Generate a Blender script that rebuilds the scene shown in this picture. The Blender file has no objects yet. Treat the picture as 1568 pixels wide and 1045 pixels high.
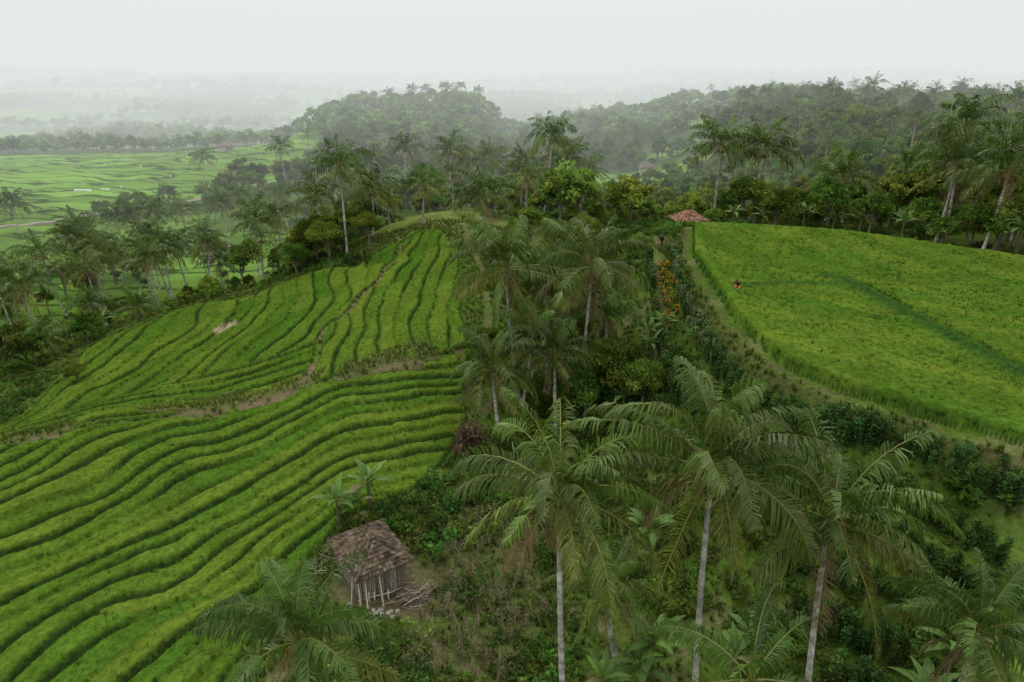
import bpy, math, random
import numpy as np
from mathutils import Vector, Matrix
rng=np.random.default_rng(11); random.seed(5)
SC=bpy.context.scene; COL=SC.collection
DZ=36.0   # datum: survey heights below are relative to the ridge top, world z = h + DZ

# ------------------------------------------------------------------ noise
TB=np.random.default_rng(3).random((8,256,256))
def vn(x,y,s=0):
    x=np.asarray(x,float);y=np.asarray(y,float)
    xi=np.floor(x).astype(int);yi=np.floor(y).astype(int);fx=x-xi;fy=y-yi
    fx=fx*fx*(3-2*fx);fy=fy*fy*(3-2*fy);T=TB[s%8]
    a=T[xi&255,yi&255];b=T[(xi+1)&255,yi&255];c=T[xi&255,(yi+1)&255];d=T[(xi+1)&255,(yi+1)&255]
    return (a*(1-fx)+b*fx)*(1-fy)+(c*(1-fx)+d*fx)*fy
def fbm(x,y,s=0,o=4):
    r=0;a=.5;t=0
    for i in range(o):
        r=r+a*vn(x*2**i+17*i,y*2**i+5*i,s+i);t+=a;a*=.5
    return r/t
def sst(a,b,x):
    t=np.clip((x-a)/(b-a),0,1);return t*t*(3-2*t)
def sdf(x,y,poly):
    x=np.asarray(x,float);y=np.asarray(y,float)
    d=np.full(x.shape,1e18);s=np.zeros(x.shape,bool);n=len(poly)
    for i in range(n):
        ax,ay=poly[i];bx,by=poly[(i+1)%n];ex,ey=bx-ax,by-ay
        t=np.clip(((x-ax)*ex+(y-ay)*ey)/(ex*ex+ey*ey),0,1)
        d=np.minimum(d,(x-ax-t*ex)**2+(y-ay-t*ey)**2)
        if ey!=0:
            c=((ay<=y)!=(by<=y))&(x<ax+(y-ay)/ey*ex); s^=c
    d=np.sqrt(d);return np.where(s,-d,d)
def pld(x,y,pl):
    d=np.full(np.shape(x),1e18)
    for (ax,ay),(bx,by) in zip(pl[:-1],pl[1:]):
        ex,ey=bx-ax,by-ay;t=np.clip(((x-ax)*ex+(y-ay)*ey)/(ex*ex+ey*ey),0,1)
        d=np.minimum(d,(x-ax-t*ex)**2+(y-ay-t*ey)**2)
    return np.sqrt(d)

# ------------------------------------------------------------------ survey points
CP=np.array([(-22.5,22.5,-24.9),(-16.6,22.3,-24.7),(-10.9,22.2,-24.5),(-3.8,22.3,-24.6),(3.4,22.9,-25.3),(12,20.6,-24),(-33.1,38.5,-22.6),(-27.8,40.6,-22.3),(-20.2,43.4,-22.3),(-13.8,46.1,-21.5),(-7.4,49.4,-20.7),(-4.5,44.9,-22.5),(-5.5,36.9,-24),(-7.6,29.3,-24.3),(-.9,31.2,-25),(-.7,24.7,-25.5),(4.6,34.9,-25.5),(5.3,41.7,-25),(9.3,30,-24),(3.5,50.2,-24),(2.1,56.8,-22),(-21.4,25.6,-24.3),(-25.3,32.3,-23.6),(-18.1,32.7,-23.9),(-15.2,25.8,-24.5),(-14.1,38.4,-23),(-10.6,41.9,-22.5),
(-37.8,44.6,-24.5),(-39.2,50.9,-25.5),(-42.6,65.3,-26),(-35.9,73.5,-24.5),(-25,75.5,-22),(-17.9,74.3,-20.5),(-28.4,64.3,-23.5),(-31,50.2,-24),(-21.6,54.5,-22.3),(-17.5,61.1,-21),(-11.8,64.1,-20),(-13.8,76.6,-19.2),(-6,72.9,-19),(-5.6,59.1,-20.3),(-12.2,88.2,-18.2),(-7.9,98.9,-18.5),(3.1,68.7,-20),(9.3,82.9,-17.5),(9.1,52.8,-21.6),(9.5,40.7,-21.9),(13.3,40.5,-17.8),(-50.6,81.6,-29.8),(-53.5,69.2,-29.5),(-46.4,85.7,-29),(-37.6,101.2,-30),(-85,126.6,-33),(-56.4,126.6,-33),(-44.9,138.2,-31.9),(-92.7,202,-33),(-122.8,169.9,-32.6),(-105.9,343.6,-31),(-232,319,-34.5),(-162.5,328,-34),(46.4,229.2,-30),(21.9,200.4,-29),(17.9,25.3,-18.5),(20,19.5,-22.1),(12.6,56,-16.4),(59,110,-18),(30.3,82.4,-17.4),(21.5,87.2,-18),
(0,5,-26),(-25,5,-26),(28,4,-23),(0,-60,-28),(-60,-40,-28),(80,0,-17),(90,60,-17),(120,100,-18),(-60,40,-29),(-100,60,-31),(-200,100,-33),(-300,200,-34),(0,180,-30),(0,260,-34),(200,200,-17),(200,100,-18),(-300,450,-42),(0,520,-44),(-150,520,-44),(300,400,-22),(400,0,-25),(25,140,-26),(12,120,-23),(-15,130,-24),(-30,110,-24),
(79,245,-16),(105,240,-14),(138,256,-15),(130,223,-15),(200,270,-15),(115,450,-14),(60,400,-26),(85,330,-22),(70,275,-26),(-30,200,-30),(-60,180,-32),(26,50,-15.5),(26,35,-15.5),(38,55,-15.5),(30,65,-15.5),(50,40,-15.5),(35,22,-17),(-33,92,-27),(-27,84,-23.5),(-40,28,-24.2)],float)
WS=25.0
def wp(x,y): return np.arcsinh(x/WS),np.arcsinh(y/WS)
ca,cb=wp(CP[:,0],CP[:,1])
def ker(r2): return 0.5*r2*np.log(r2+1e-9)
n=len(CP);K=ker((ca[:,None]-ca)**2+(cb[:,None]-cb)**2)+np.eye(n)*2e-4
Pm=np.c_[np.ones(n),ca,cb];A=np.block([[K,Pm],[Pm.T,np.zeros((3,3))]])
sol=np.linalg.solve(A,np.r_[CP[:,2],0,0,0])
def tps(x,y):
    a,b=wp(x,y);r=sol[n]+sol[n+1]*a+sol[n+2]*b
    for i in range(n): r=r+sol[i]*ker((a-ca[i])**2+(b-cb[i])**2)
    return r
PLAT=[(16.7,61.8),(15.7,49.7),(15.2,44),(15.3,40.5),(15.7,35.9),(17.7,32.4),(20.5,29.5),(23.1,27),(32,20),(52,25),(58,45),(45.8,59.4),(35,70),(27,73),(19.8,74.4)]
FIELD=[(-12.5,8),(-12.6,22),(-11.3,27.5),(-9.8,32.5),(-6.5,35.8),(-4.5,39),(-3.2,44),(-3.6,49.5),(-3.2,55),(-4.5,60),(-5,68),(-6,75),(-9,84),(-12,85),(-14.5,80),(-17.9,75.3),(-25,76.5),(-35.9,74),(-43,66),(-40,51),(-39.5,44.6),(-46,30),(-42,8)]
FIELDS={'far':[(-75,222),(-86,203),(-108,167),(-116,152),(-160,150),(-330,230),(-330,330),(-232,325),(-162,340),(-106,360),(-84,310)],
'm1':[(-62,113),(-44,110),(-35,122),(-38,150),(-60,152),(-75,140)],'m2':[(-104,118),(-80,118),(-68,145),(-74,172),(-110,150)],
'r1':[(18,196),(20,235),(60,242),(66,222),(48,203),(30,190)],'r2':[(60,262),(85,285),(66,305),(52,275)],'r3':[(78,330),(97,330),(100,370),(82,375)],
'r4':[(104,185),(120,186),(120,202),(104,202)],'l1':[(-430,500),(-350,510),(-345,640),(-450,640)],'l2':[(-390,660),(-300,620),(-280,760),(-400,780)],'l3':[(-250,420),(-200,420),(-190,470),(-250,480)],'l4':[(-520,700),(-440,700),(-430,900),(-560,900)],'l5':[(-240,620),(-180,600),(-150,720),(-240,740)]}
VALLEY=[(-47,56),(-46,78),(-38,90),(-35,106),(-44,112),(-62,113),(-75,140),(-84,190),(-110,160),(-150,130),(-110,70),(-70,44)]
def base(x,y):
    x=np.asarray(x,float);y=np.asarray(y,float)
    D=np.hypot(x,y);m=sst(430,600,D)
    z=np.clip(tps(x,y),-60,-8)
    far=-46+36*sst(500,2300,D)+(fbm(x/260,y/260,1,4)-.5)*np.interp(D,[400,1500,4000],[24,50,80])
    z=z*(1-m)+far*m
    hill=24*np.exp(-((x+60)/52)**6-((y-440)/95)**2)*(.86+.12*np.tanh((x+45)/25))+8*np.exp(-((x-10)/40)**2-((y-400)/60)**2)
    z=np.where(D<900,np.minimum(z+hill*(.8+.4*fbm(x/35,y/35,2,2)),-11.5+5*(fbm(x/28,y/28,3,2)-.4)),z)
    sp_=sdf(x,y,PLAT)
    z=z+(fbm(x/5,y/5,2,3)-.5)*np.where(D<140,.9,2.0)*sst(0,4,sp_)
    w=1-sst(0.9,3.6,sp_)
    z=z*(1-w)+(-15.75)*w
    z=z-.45*np.exp(-((sp_-1.75)/.35)**2)*(D<100)
    z=z+.25*(1-sst(-.25,0,sp_))
    # low bench steps on the bean slope below the plateau
    q=(sp_-2.2)/1.75;fr=q-np.floor(q)
    z=z+.5*(sst(.0,.25,fr)-fr-.1)*-1*sst(2.2,3.5,sp_)*(1-sst(13,16,sp_))*(x>12)*(D<80)
    return z
def yc_(x): return np.interp(x,[-46,-40,-33,-28,-20,-14,-7.4,-3],[20,30,38.5,40.6,43.4,46.1,49.4,53])
def hsh(i): return np.modf(np.abs(np.sin(i*12.9898+4.1)*43758.5453))[0]
BUND=[(25.2,53),(26,50.5),(26.4,43.7),(27.3,33.2),(29,25)]
BUND2=[(17.6,50.2),(21,50.9),(26,50.5)]
def crops(x,y):
    n1=(fbm(x/8,y/8,4,2)-.5);n2=(fbm(x/3,y/3,5,2)-.5)
    sf=sdf(x,y,FIELD)+n2*.8;inF=sf<0
    yc=yc_(x);sd=(yc-y)*.85+n1*1.8;r0=np.hypot(x,y-25);th=np.arctan2(y-25,-x)
    zA=sd>0; xb=-16+(y-50)*.12+n1*3
    zB=(~zA)&(x>xb);zC=(~zA)&(~zB)&(sd>-7);zD=(~zA)&(~zB)&(~zC)
    wA,wB,wC,wD=1.12,1.55,1.85,1.75
    fA=(.42*sd+.58*(34-r0))/wA+n1*1.9+n2*.42
    fB=(x+1.3*np.sin(y/8)+(y-50)*.03)/wB+n1*1.8+n2*.3
    fC=sd/wC+n1*1.3+n2*.2+40
    fD=(x*.95+.1*y+1.2*np.sin(y/6))/wD+n1*1.8+n2*.25+80
    f=np.select([zA,zB,zC],[fA,fB,fC],fD);w=np.select([zA,zB,zC],[wA,wB,wC],wD)
    k=np.floor(f);t=f-k
    u=np.select([zA,zB,zC],[th*1.9,y/13,x/9],y/10)+hsh(k)*3
    ku=np.floor(u);tu=u-ku;wu=np.select([zA,zB,zC],[14,13,9],10)
    nearest=np.round(f);weak=.14*sst(.52,.72,hsh(nearest*5.3+2)*.55+.45*vn(x/5+nearest*9,y/5,6))
    e=np.minimum(t,1-t)*w+weak
    e=np.minimum(e,np.minimum(tu,1-tu)*wu+.08)
    bk=np.minimum(np.abs(sd)-.4+.9*n2,np.where(zA,9,np.abs(x-xb)-.25));bk=np.where(zC|zD,np.minimum(bk,np.abs(sd+7)-.2),bk)
    e=np.minimum(e,bk);e=np.minimum(e,-sf)
    can=.32*sst(.03,.17,e)
    rnd=hsh(k*3.1+ku*7.7+zB*11+zC*23+zD*31)
    step=np.where(inF,(rnd-.5)*.14+(t-.5)*.28,0)*sst(0,.6,np.maximum(bk,0)+.0)*sst(0,.8,-sf)
    bank=inF&(bk<0)
    sp_=sdf(x,y,PLAT)
    inP=sp_<0
    dB=np.minimum(pld(x,y,BUND),pld(x,y,BUND2)+.15)+.3*n2
    canP=.5*sst(0,.25,-sp_)+.04*(vn(x*1.3,y*1.3,6)-.5)+np.where(-sp_<1.1,.12,0)*sst(0,.3,-sp_)+.16*np.exp(-(dB/.5)**2)-.4*np.exp(-((pld(x-.75,y,BUND))/.22)**2)
    stepP=np.where(inP,.3*sst(-.4,.4,x-np.interp(y,[25,33,44,50,53],[29,27.3,26.4,26,25.2]))*(1-sst(50,55,y))*sst(0,3,-sp_)+.12*sst(.4,-.4,y-50.6)*(x<26)*0,0)
    can=np.where(inF,can,np.where(inP,np.maximum(canP,.02),0.))
    return can,rnd,inF,inP,bank,np.where(inF,step,stepP),sf,sp_
HUTC=(-7.3,28.75)
def ground(x,y):
    z=base(x,y);can,rnd,inF,inP,bank,step,sf,sp_=crops(x,y)
    near=(np.hypot(x,y)<140)
    return z+np.where(near,step,0),np.where(near,can,0),rnd,inF&near,inP,bank,sf,sp_
def gz(x,y,canopy=False):
    z,c,*_=ground(np.array([float(x)]),np.array([float(y)]));return float(z[0]+(c[0] if canopy else 0))+DZ

# ------------------------------------------------------------------ mesh helpers
class MB:
    def __init__(s): s.V=[];s.F=[];s.C=[];s.M=[];s.n=0
    def add(s,V,F,col,m=0):
        V=np.asarray(V,float).reshape(-1,3);F=np.asarray(F,int).reshape(-1,4)
        c=np.asarray(col,float)
        if c.ndim==1: c=np.tile(c,(len(V),1))
        s.V.append(V);s.F.append(F+s.n);s.C.append(c);s.M.append(np.full(len(F),m));s.n+=len(V)
    def mesh(s,name,mats,smooth=False):
        V=np.concatenate(s.V);F=np.concatenate(s.F);C=np.concatenate(s.C);M=np.concatenate(s.M)
        return mkmesh(name,V,F,C,mats,M,smooth)
def mkmesh(name,V,F,C,mats,M=None,smooth=False):
    me=bpy.data.meshes.new(name)
    me.vertices.add(len(V));me.vertices.foreach_set('co',V.astype(np.float32).ravel())
    me.loops.add(F.size);me.loops.foreach_set('vertex_index',F.astype(np.int32).ravel())
    me.polygons.add(len(F));me.polygons.foreach_set('loop_start',np.arange(0,F.size,4,dtype=np.int32))
    if M is not None: me.polygons.foreach_set('material_index',M.astype(np.int32))
    me.polygons.foreach_set('use_smooth',np.full(len(F),smooth))
    a=me.color_attributes.new('Col','FLOAT_COLOR','POINT')
    a.data.foreach_set('color',np.c_[C,np.ones(len(C))].astype(np.float32).ravel())
    for m in mats: me.materials.append(m)
    me.update(calc_edges=True);me.validate();return me
def obj(name,me,loc=(0,0,0),rot=(0,0,0),sc=1,parent=None,coll=None):
    o=bpy.data.objects.new(name,me);o.location=loc;o.rotation_euler=rot
    o.scale=(sc,sc,sc) if np.isscalar(sc) else sc
    (coll or COL).objects.link(o)
    if parent: o.parent=parent
    return o
def empty(name,loc=(0,0,0),rot=(0,0,0)): 
    o=obj(name,None,loc,rot);o.empty_display_size=.3;return o
def nrm(v): return v/(np.linalg.norm(v,axis=-1,keepdims=True)+1e-9)
def tube(mb,P,R,col,n=6,m=0):
    P=np.asarray(P,float);k=len(P);R=np.broadcast_to(R,(k,))
    T=nrm(np.gradient(P,axis=0));ref=np.array([0,0,1.]) if abs(T[0][2])<.9 else np.array([1.,0,0])
    A=nrm(np.cross(T,ref));B=np.cross(T,A);an=np.arange(n)*2*math.pi/n
    V=P[:,None]+R[:,None,None]*(np.cos(an)[None,:,None]*A[:,None]+np.sin(an)[None,:,None]*B[:,None])
    i=np.arange(k-1)[:,None]*n;j=np.arange(n)[None];j2=(j+1)%n
    F=np.stack([i+j,i+j2,i+n+j2,i+n+j],-1).reshape(-1,4)
    mb.add(V.reshape(-1,3),F,col,m)
BXF=[(0,1,3,2),(4,6,7,5),(0,4,5,1),(2,3,7,6),(0,2,6,4),(1,5,7,3)]
def box(mb,c,s,col,R=None,m=0):
    V=np.array([[x,y,z] for x in(-.5,.5) for y in(-.5,.5) for z in(-.5,.5)])*np.array(s)
    if R is not None: V=V@np.array(R).T
    mb.add(V+np.array(c),BXF,col,m)
def rotz(a): return np.array([[math.cos(a),-math.sin(a),0],[math.sin(a),math.cos(a),0],[0,0,1]])
def leaves(mb,P,size,r,cols,asp=.55,up=.4,m=0):
    k=len(P);N=nrm(r.normal(size=(k,3))+np.array([0,0,up]))
    A=nrm(np.cross(N,r.normal(size=(k,3))));B=np.cross(N,A)
    s=(size*r.uniform(.6,1.3,k))[:,None]
    V=np.stack([P+A*s,P+B*s*asp,P-A*s,P-B*s*asp],1).reshape(-1,3)
    mb.add(V,np.arange(4*k).reshape(-1,4),np.repeat(cols,4,0),m)

# ------------------------------------------------------------------ materials
def newmat(name):
    m=bpy.data.materials.new(name);m.use_nodes=True;nt=m.node_tree;nt.nodes.clear()
    return m,nt,nt.nodes.new('ShaderNodeOutputMaterial')
def N(nt,t,**k):
    o=nt.nodes.new(t)
    for a,b in k.items(): setattr(o,a,b)
    return o
def colmat(name,rough=.8,spec=.2,trans=0,nscale=3,nvar=.35,rnd=.0,bump=0,hue=0):
    m,nt,out=newmat(name);L=nt.links.new
    at=N(nt,'ShaderNodeAttribute',attribute_name='Col')
    geo=N(nt,'ShaderNodeTexCoord')
    hs=N(nt,'ShaderNodeHueSaturation');L(at.outputs['Color'],hs.inputs['Color'])
    val=None
    if nvar:
        no=N(nt,'ShaderNodeTexNoise');no.inputs['Scale'].default_value=nscale;no.inputs['Detail'].default_value=2
        L(geo.outputs['Object'],no.inputs['Vector'])
        mr=N(nt,'ShaderNodeMapRange');mr.inputs[3].default_value=1-nvar;mr.inputs[4].default_value=1+nvar
        mr.inputs[1].default_value=.3;mr.inputs[2].default_value=.7;L(no.outputs['Fac'],mr.inputs[0]);val=mr.outputs[0]
    if rnd:
        oi=N(nt,'ShaderNodeObjectInfo');m2=N(nt,'ShaderNodeMapRange');m2.inputs[3].default_value=1-rnd;m2.inputs[4].default_value=1+rnd
        L(oi.outputs['Random'],m2.inputs[0])
        if val is not None:
            mm=N(nt,'ShaderNodeMath',operation='MULTIPLY');L(m2.outputs[0],mm.inputs[0]);L(val,mm.inputs[1]);val=mm.outputs[0]
        else: val=m2.outputs[0]
        wn=N(nt,'ShaderNodeTexWhiteNoise',noise_dimensions='1D');L(oi.outputs['Random'],wn.inputs['W'])
        m3=N(nt,'ShaderNodeMapRange');m3.inputs[3].default_value=.5-hue;m3.inputs[4].default_value=.5+hue;L(wn.outputs['Value'],m3.inputs[0]);L(m3.outputs[0],hs.inputs['Hue'])
    if val is not None: L(val,hs.inputs['Value'])
    if spec>0:
        b=N(nt,'ShaderNodeBsdfPrincipled');b.inputs['Roughness'].default_value=rough;b.inputs['Specular IOR Level'].default_value=spec
        L(hs.outputs[0],b.inputs['Base Color'])
    else:
        b=N(nt,'ShaderNodeBsdfDiffuse');L(hs.outputs[0],b.inputs['Color'])
    if bump:
        bp=N(nt,'ShaderNodeBump');bp.inputs['Strength'].default_value=bump;bp.inputs['Distance'].default_value=.05
        n2=N(nt,'ShaderNodeTexNoise');n2.inputs['Scale'].default_value=nscale*4;L(geo.outputs['Object'],n2.inputs['Vector'])
        L(n2.outputs['Fac'],bp.inputs['Height']);L(bp.outputs[0],b.inputs['Normal'])
    if trans:
        t=N(nt,'ShaderNodeBsdfTranslucent');L(hs.outputs[0],t.inputs['Color']);mx=N(nt,'ShaderNodeMixShader');mx.inputs[0].default_value=trans
        L(b.outputs[0],mx.inputs[1]);L(t.outputs[0],mx.inputs[2]);L(mx.outputs[0],out.inputs[0])
    else: L(b.outputs[0],out.inputs[0])
    return m
M_LEAF=colmat('tree_foliage',.6,0,.33,.25,0,.38,hue=.028)
M_PALM=colmat('palm_frond',.38,.24,.28,1.2,0,.18,hue=.012)
M_RICE=colmat('rice_leaves',.6,0,.3,1,0,.2,hue=.01)
M_BARK=colmat('bark',.9,.1,0,5,.35,bump=.6)
M_WOOD=colmat('weathered_wood',.9,.1,0,7,.4)
M_TILE=colmat('roof_tiles',.9,.15,0,2.5,.5,bump=.3)
M_CLOTH=colmat('cloth_and_skin',.9,.1,0,9,.1)
M_STONE=colmat('stone',.9,.2,0,5,.3,bump=.5)

# ------------------------------------------------------------------ ground sheet
def axis(a,b,lo,hi,st,g):
    c=list(np.arange(a,b+1e-6,st));v=b;s=st
    while v<hi: s*=g;v+=s;c.append(v)
    v=a;s=st;l=[]
    while v>lo: s*=g;v-=s;l.append(v)
    return np.array(l[::-1]+c)
gx=axis(-45,36,-7000,7000,.135,1.03);gy=axis(17,86,-120,9000,.135,1.026)
X,Y=np.meshgrid(gx,gy);x=X.ravel();y=Y.ravel()
z,can,rnd,inF,inP,bank,sf,sp_=ground(x,y)
D=np.hypot(x,y)
rel=can*(.80+.3*vn(x*3.3,y*3.3,1))+np.where(D<100,.12*(vn(x*2.1,y*2.1,2)-.5)*(can<.1),0)
V=np.c_[x,y,z+rel+DZ]
grass=np.array([.055,.095,.014]);dirt=np.array([.13,.10,.062]);rice1=np.array([.040,.088,.009]);rice2=np.array([.072,.110,.013]);gap_green=np.array([.020,.040,.009]);floor_=np.array([.042,.074,.015])
nz=fbm(x/2.2,y/2.2,5,4)[:,None];nb=fbm(x/14,y/14,6,3)[:,None]
C=grass*(.6+.9*nz)*np.ones((len(x),1))
C=C*(1-.45*sst(.5,.65,nb))+floor_*.45*sst(.5,.65,nb)
mx=lambda C,c,k:C*(1-k[:,None])+c*k[:,None]
C=mx(C,dirt,.5*sst(.58,.7,nz[:,0])*(D<110))
C=mx(C,floor_*(.7+.9*nb),sst(95,120,y)*(.2+.8*(x>-28)))
dry=1-sst(0,3,sdf(x,y,[(-5,23),(-4,33),(-2.5,36),(1,34),(1.5,27),(0,22)])+3*(nz[:,0]-.5));C=mx(C,np.array([.06,.078,.024])*(.6+.8*nz),dry*.7)
yard=1-sst(1.8,3.4,np.hypot(x-HUTC[0]-.8,y-HUTC[1]+.8)+2*(nz[:,0]-.5));C=mx(C,dirt*.8,yard*.75)
meadow=1-sst(0,4,sdf(x,y,[(-20,79),(-6,76),(2,74),(6,92),(-7,105),(-18,98)]));C=mx(C,np.array([.095,.115,.032])*(.5+nz),meadow*.9)
bean=sst(2,3,sp_)*(1-sst(13,15,sp_))*(x>13)*(y<44)*(D<80);C=mx(C,np.array([.068,.118,.018])*(.6+.7*nz),bean*.8)
cr=gap_green*(1-sst(.05,.25,can)[:,None])+(rice1*(1-rnd[:,None])+rice2*rnd[:,None])*(.75+.5*nz)*sst(.05,.25,can)[:,None]  # darker green where the canopy drops, as between rice strips
C=np.where((inF|inP)[:,None],cr,C)
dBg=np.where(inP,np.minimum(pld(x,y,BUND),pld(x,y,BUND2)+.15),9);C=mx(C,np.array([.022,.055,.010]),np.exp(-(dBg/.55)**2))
C=np.where(bank[:,None]&(nz>.50),dirt[None]*.75*(.6+.8*nz),np.where(bank[:,None],(grass*1.05)[None],C))
brn=sst(.52,.6,fbm(x/4,y/4,1,3))*inF*(D>48)*(1-sst(2.5,4.5,np.abs((yc_(x)-y)-1.0)));C=mx(C,dirt*.5+grass*.3,brn*.75);V[:,2]-=brn*rel*.8
bare=1-sst(.7,1.3,np.hypot((x+28.2)/1.0,(y-63)/1.6)+.8*(nz[:,0]-.5));C=mx(C,np.array([.20,.165,.11]),bare);V[:,2]-=bare*rel*.9
path=(1-sst(.02,.26,np.abs(sp_-.55)+.9*(nz[:,0]-.40)))*(sp_>0)*(D<95);C=mx(C,dirt*.58,path*.85)
bnk=(1-sst(1.2,2.6,sp_+1.5*(nz[:,0]-.5)))*(sp_>.9)*(D<95);C=mx(C,np.array([.055,.05,.022]),bnk*.6)
PATHS=[[(-2.4,44),(-1.6,47),(-2.6,50),(-2.0,56),(-2.4,62),(-3,70),(-5,78),(-6,88)],[(-11.5,20),(-9,24),(-5.5,26),(-3,24),(2,21)],[(12.2,50),(12.6,58),(14,64),(15,70),(12,78),(4,88)]]
for p in PATHS:
    k=1-sst(.1,.45,pld(x,y,p)+1.3*(nz[:,0]-.4));C=mx(C,dirt*.75,k*.75)
FM=np.zeros(len(x))
for nm,p in FIELDS.items():
    k=1-sst(-1,1.5,sdf(x,y,p));FM=np.maximum(FM,k)
kv=(1-sst(-2,2,sdf(x,y,VALLEY)))*(.95-.4*sst(.52,.64,nb[:,0]));FM=np.maximum(FM,kv)
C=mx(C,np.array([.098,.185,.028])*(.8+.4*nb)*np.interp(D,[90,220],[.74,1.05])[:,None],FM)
yp=(D>500)*sst(.52,.58,fbm(x/120,y/120,2,3));C=mx(C,np.array([.12,.21,.045]),yp)
nx_,ny_=len(gx),len(gy);i=np.arange(ny_-1)[:,None]*nx_;j=np.arange(nx_-1)[None]
F=np.stack([i+j,i+j+1,i+j+1+nx_,i+j+nx_],-1).reshape(-1,4)
m,nt,out=newmat('ground');L=nt.links.new
at=N(nt,'ShaderNodeAttribute',attribute_name='Col');fm=N(nt,'ShaderNodeAttribute',attribute_name='fieldmask')
tc=N(nt,'ShaderNodeTexCoord')
no=N(nt,'ShaderNodeTexNoise');no.inputs['Scale'].default_value=3.2;no.inputs['Detail'].default_value=5;no.inputs['Roughness'].default_value=.7;L(tc.outputs['Object'],no.inputs['Vector'])
mr=N(nt,'ShaderNodeMapRange');mr.inputs[1].default_value=.3;mr.inputs[2].default_value=.7;mr.inputs[3].default_value=.55;mr.inputs[4].default_value=1.45;L(no.outputs['Fac'],mr.inputs[0])
mp=N(nt,'ShaderNodeMapping');mp.inputs['Scale'].default_value=(.03,.13,0);mp.inputs['Rotation'].default_value=(0,0,.25);L(tc.outputs['Object'],mp.inputs['Vector'])
n3=N(nt,'ShaderNodeTexNoise');n3.inputs['Scale'].default_value=.7;L(mp.outputs[0],n3.inputs['Vector'])
va=N(nt,'ShaderNodeVectorMath',operation='MULTIPLY_ADD');L(n3.outputs['Color'],va.inputs[0]);va.inputs[1].default_value=(1.6,1.6,0);L(mp.outputs[0],va.inputs[2])
vo=N(nt,'ShaderNodeTexVoronoi',feature='DISTANCE_TO_EDGE',voronoi_dimensions='2D');L(va.outputs[0],vo.inputs['Vector']);vo.inputs['Scale'].default_value=1
vc=N(nt,'ShaderNodeTexVoronoi',voronoi_dimensions='2D');L(va.outputs[0],vc.inputs['Vector']);vc.inputs['Scale'].default_value=1
cr=N(nt,'ShaderNodeMapRange');cr.inputs[1].default_value=.03;cr.inputs[2].default_value=.10;cr.inputs[3].default_value=.3;cr.inputs[4].default_value=1;L(vo.outputs['Distance'],cr.inputs[0])
sx=N(nt,'ShaderNodeSeparateColor');L(vc.outputs['Color'],sx.inputs[0])
c2=N(nt,'ShaderNodeMapRange');c2.inputs[3].default_value=.72;c2.inputs[4].default_value=1.28;L(sx.outputs[0],c2.inputs[0])
mu=N(nt,'ShaderNodeMath',operation='MULTIPLY');L(cr.outputs[0],mu.inputs[0]);L(c2.outputs[0],mu.inputs[1])
mf=N(nt,'ShaderNodeMix');mf.inputs[2].default_value=1;L(fm.outputs['Fac'],mf.inputs[0]);L(mu.outputs[0],mf.inputs[3])
mm=N(nt,'ShaderNodeMath',operation='MULTIPLY');L(mr.outputs[0],mm.inputs[0]);L(mf.outputs[0],mm.inputs[1])
hs=N(nt,'ShaderNodeHueSaturation');L(at.outputs['Color'],hs.inputs['Color']);L(mm.outputs[0],hs.inputs['Value'])
b=N(nt,'ShaderNodeBsdfDiffuse');L(hs.outputs[0],b.inputs['Color'])
bp=N(nt,'ShaderNodeBump');bp.inputs['Strength'].default_value=.7;bp.inputs['Distance'].default_value=.15
L(no.outputs['Fac'],bp.inputs['Height']);L(bp.outputs[0],b.inputs['Normal'])
L(b.outputs[0],out.inputs[0])
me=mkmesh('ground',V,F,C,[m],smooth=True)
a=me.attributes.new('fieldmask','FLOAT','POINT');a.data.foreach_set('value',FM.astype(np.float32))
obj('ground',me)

# ------------------------------------------------------------------ instancing
def collection(name,meshes):
    c=bpy.data.collections.new(name)
    for i,me in enumerate(meshes): obj('%s_%02d'%(name,i),me,coll=c)
    return c
def scatter(name,coll,P,rot,scl,idx):
    me=bpy.data.meshes.new(name);me.vertices.add(len(P));me.vertices.foreach_set('co',np.asarray(P,np.float32).ravel())
    a=me.attributes.new('rot','FLOAT_VECTOR','POINT');a.data.foreach_set('vector',np.asarray(rot,np.float32).ravel())
    a=me.attributes.new('scl','FLOAT_VECTOR','POINT');a.data.foreach_set('vector',np.asarray(scl,np.float32).ravel())
    a=me.attributes.new('idx','INT','POINT');a.data.foreach_set('value',np.asarray(idx,np.int32))
    o=obj(name,me);g=bpy.data.node_groups.new(name,'GeometryNodeTree')
    g.interface.new_socket('Geometry',in_out='INPUT',socket_type='NodeSocketGeometry');g.interface.new_socket('Geometry',in_out='OUTPUT',socket_type='NodeSocketGeometry')
    gi=g.nodes.new('NodeGroupInput');go=g.nodes.new('NodeGroupOutput');ip=g.nodes.new('GeometryNodeInstanceOnPoints');ci=g.nodes.new('GeometryNodeCollectionInfo')
    ci.inputs['Collection'].default_value=coll;ci.inputs['Separate Children'].default_value=True;ci.inputs['Reset Children'].default_value=True
    def at(n,t):
        q=g.nodes.new('GeometryNodeInputNamedAttribute');q.data_type=t;q.inputs['Name'].default_value=n;return q.outputs['Attribute']
    l=g.links.new;l(gi.outputs[0],ip.inputs['Points']);l(ci.outputs[0],ip.inputs['Instance']);ip.inputs['Pick Instance'].default_value=True
    l(at('idx','INT'),ip.inputs['Instance Index']);l(at('scl','FLOAT_VECTOR'),ip.inputs['Scale'])
    er=g.nodes.new('FunctionNodeEulerToRotation');l(at('rot','FLOAT_VECTOR'),er.inputs[0]);l(er.outputs[0],ip.inputs['Rotation'])
    l(ip.outputs[0],go.inputs[0]);md=o.modifiers.new('instances','NODES');md.node_group=g;return o
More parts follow.
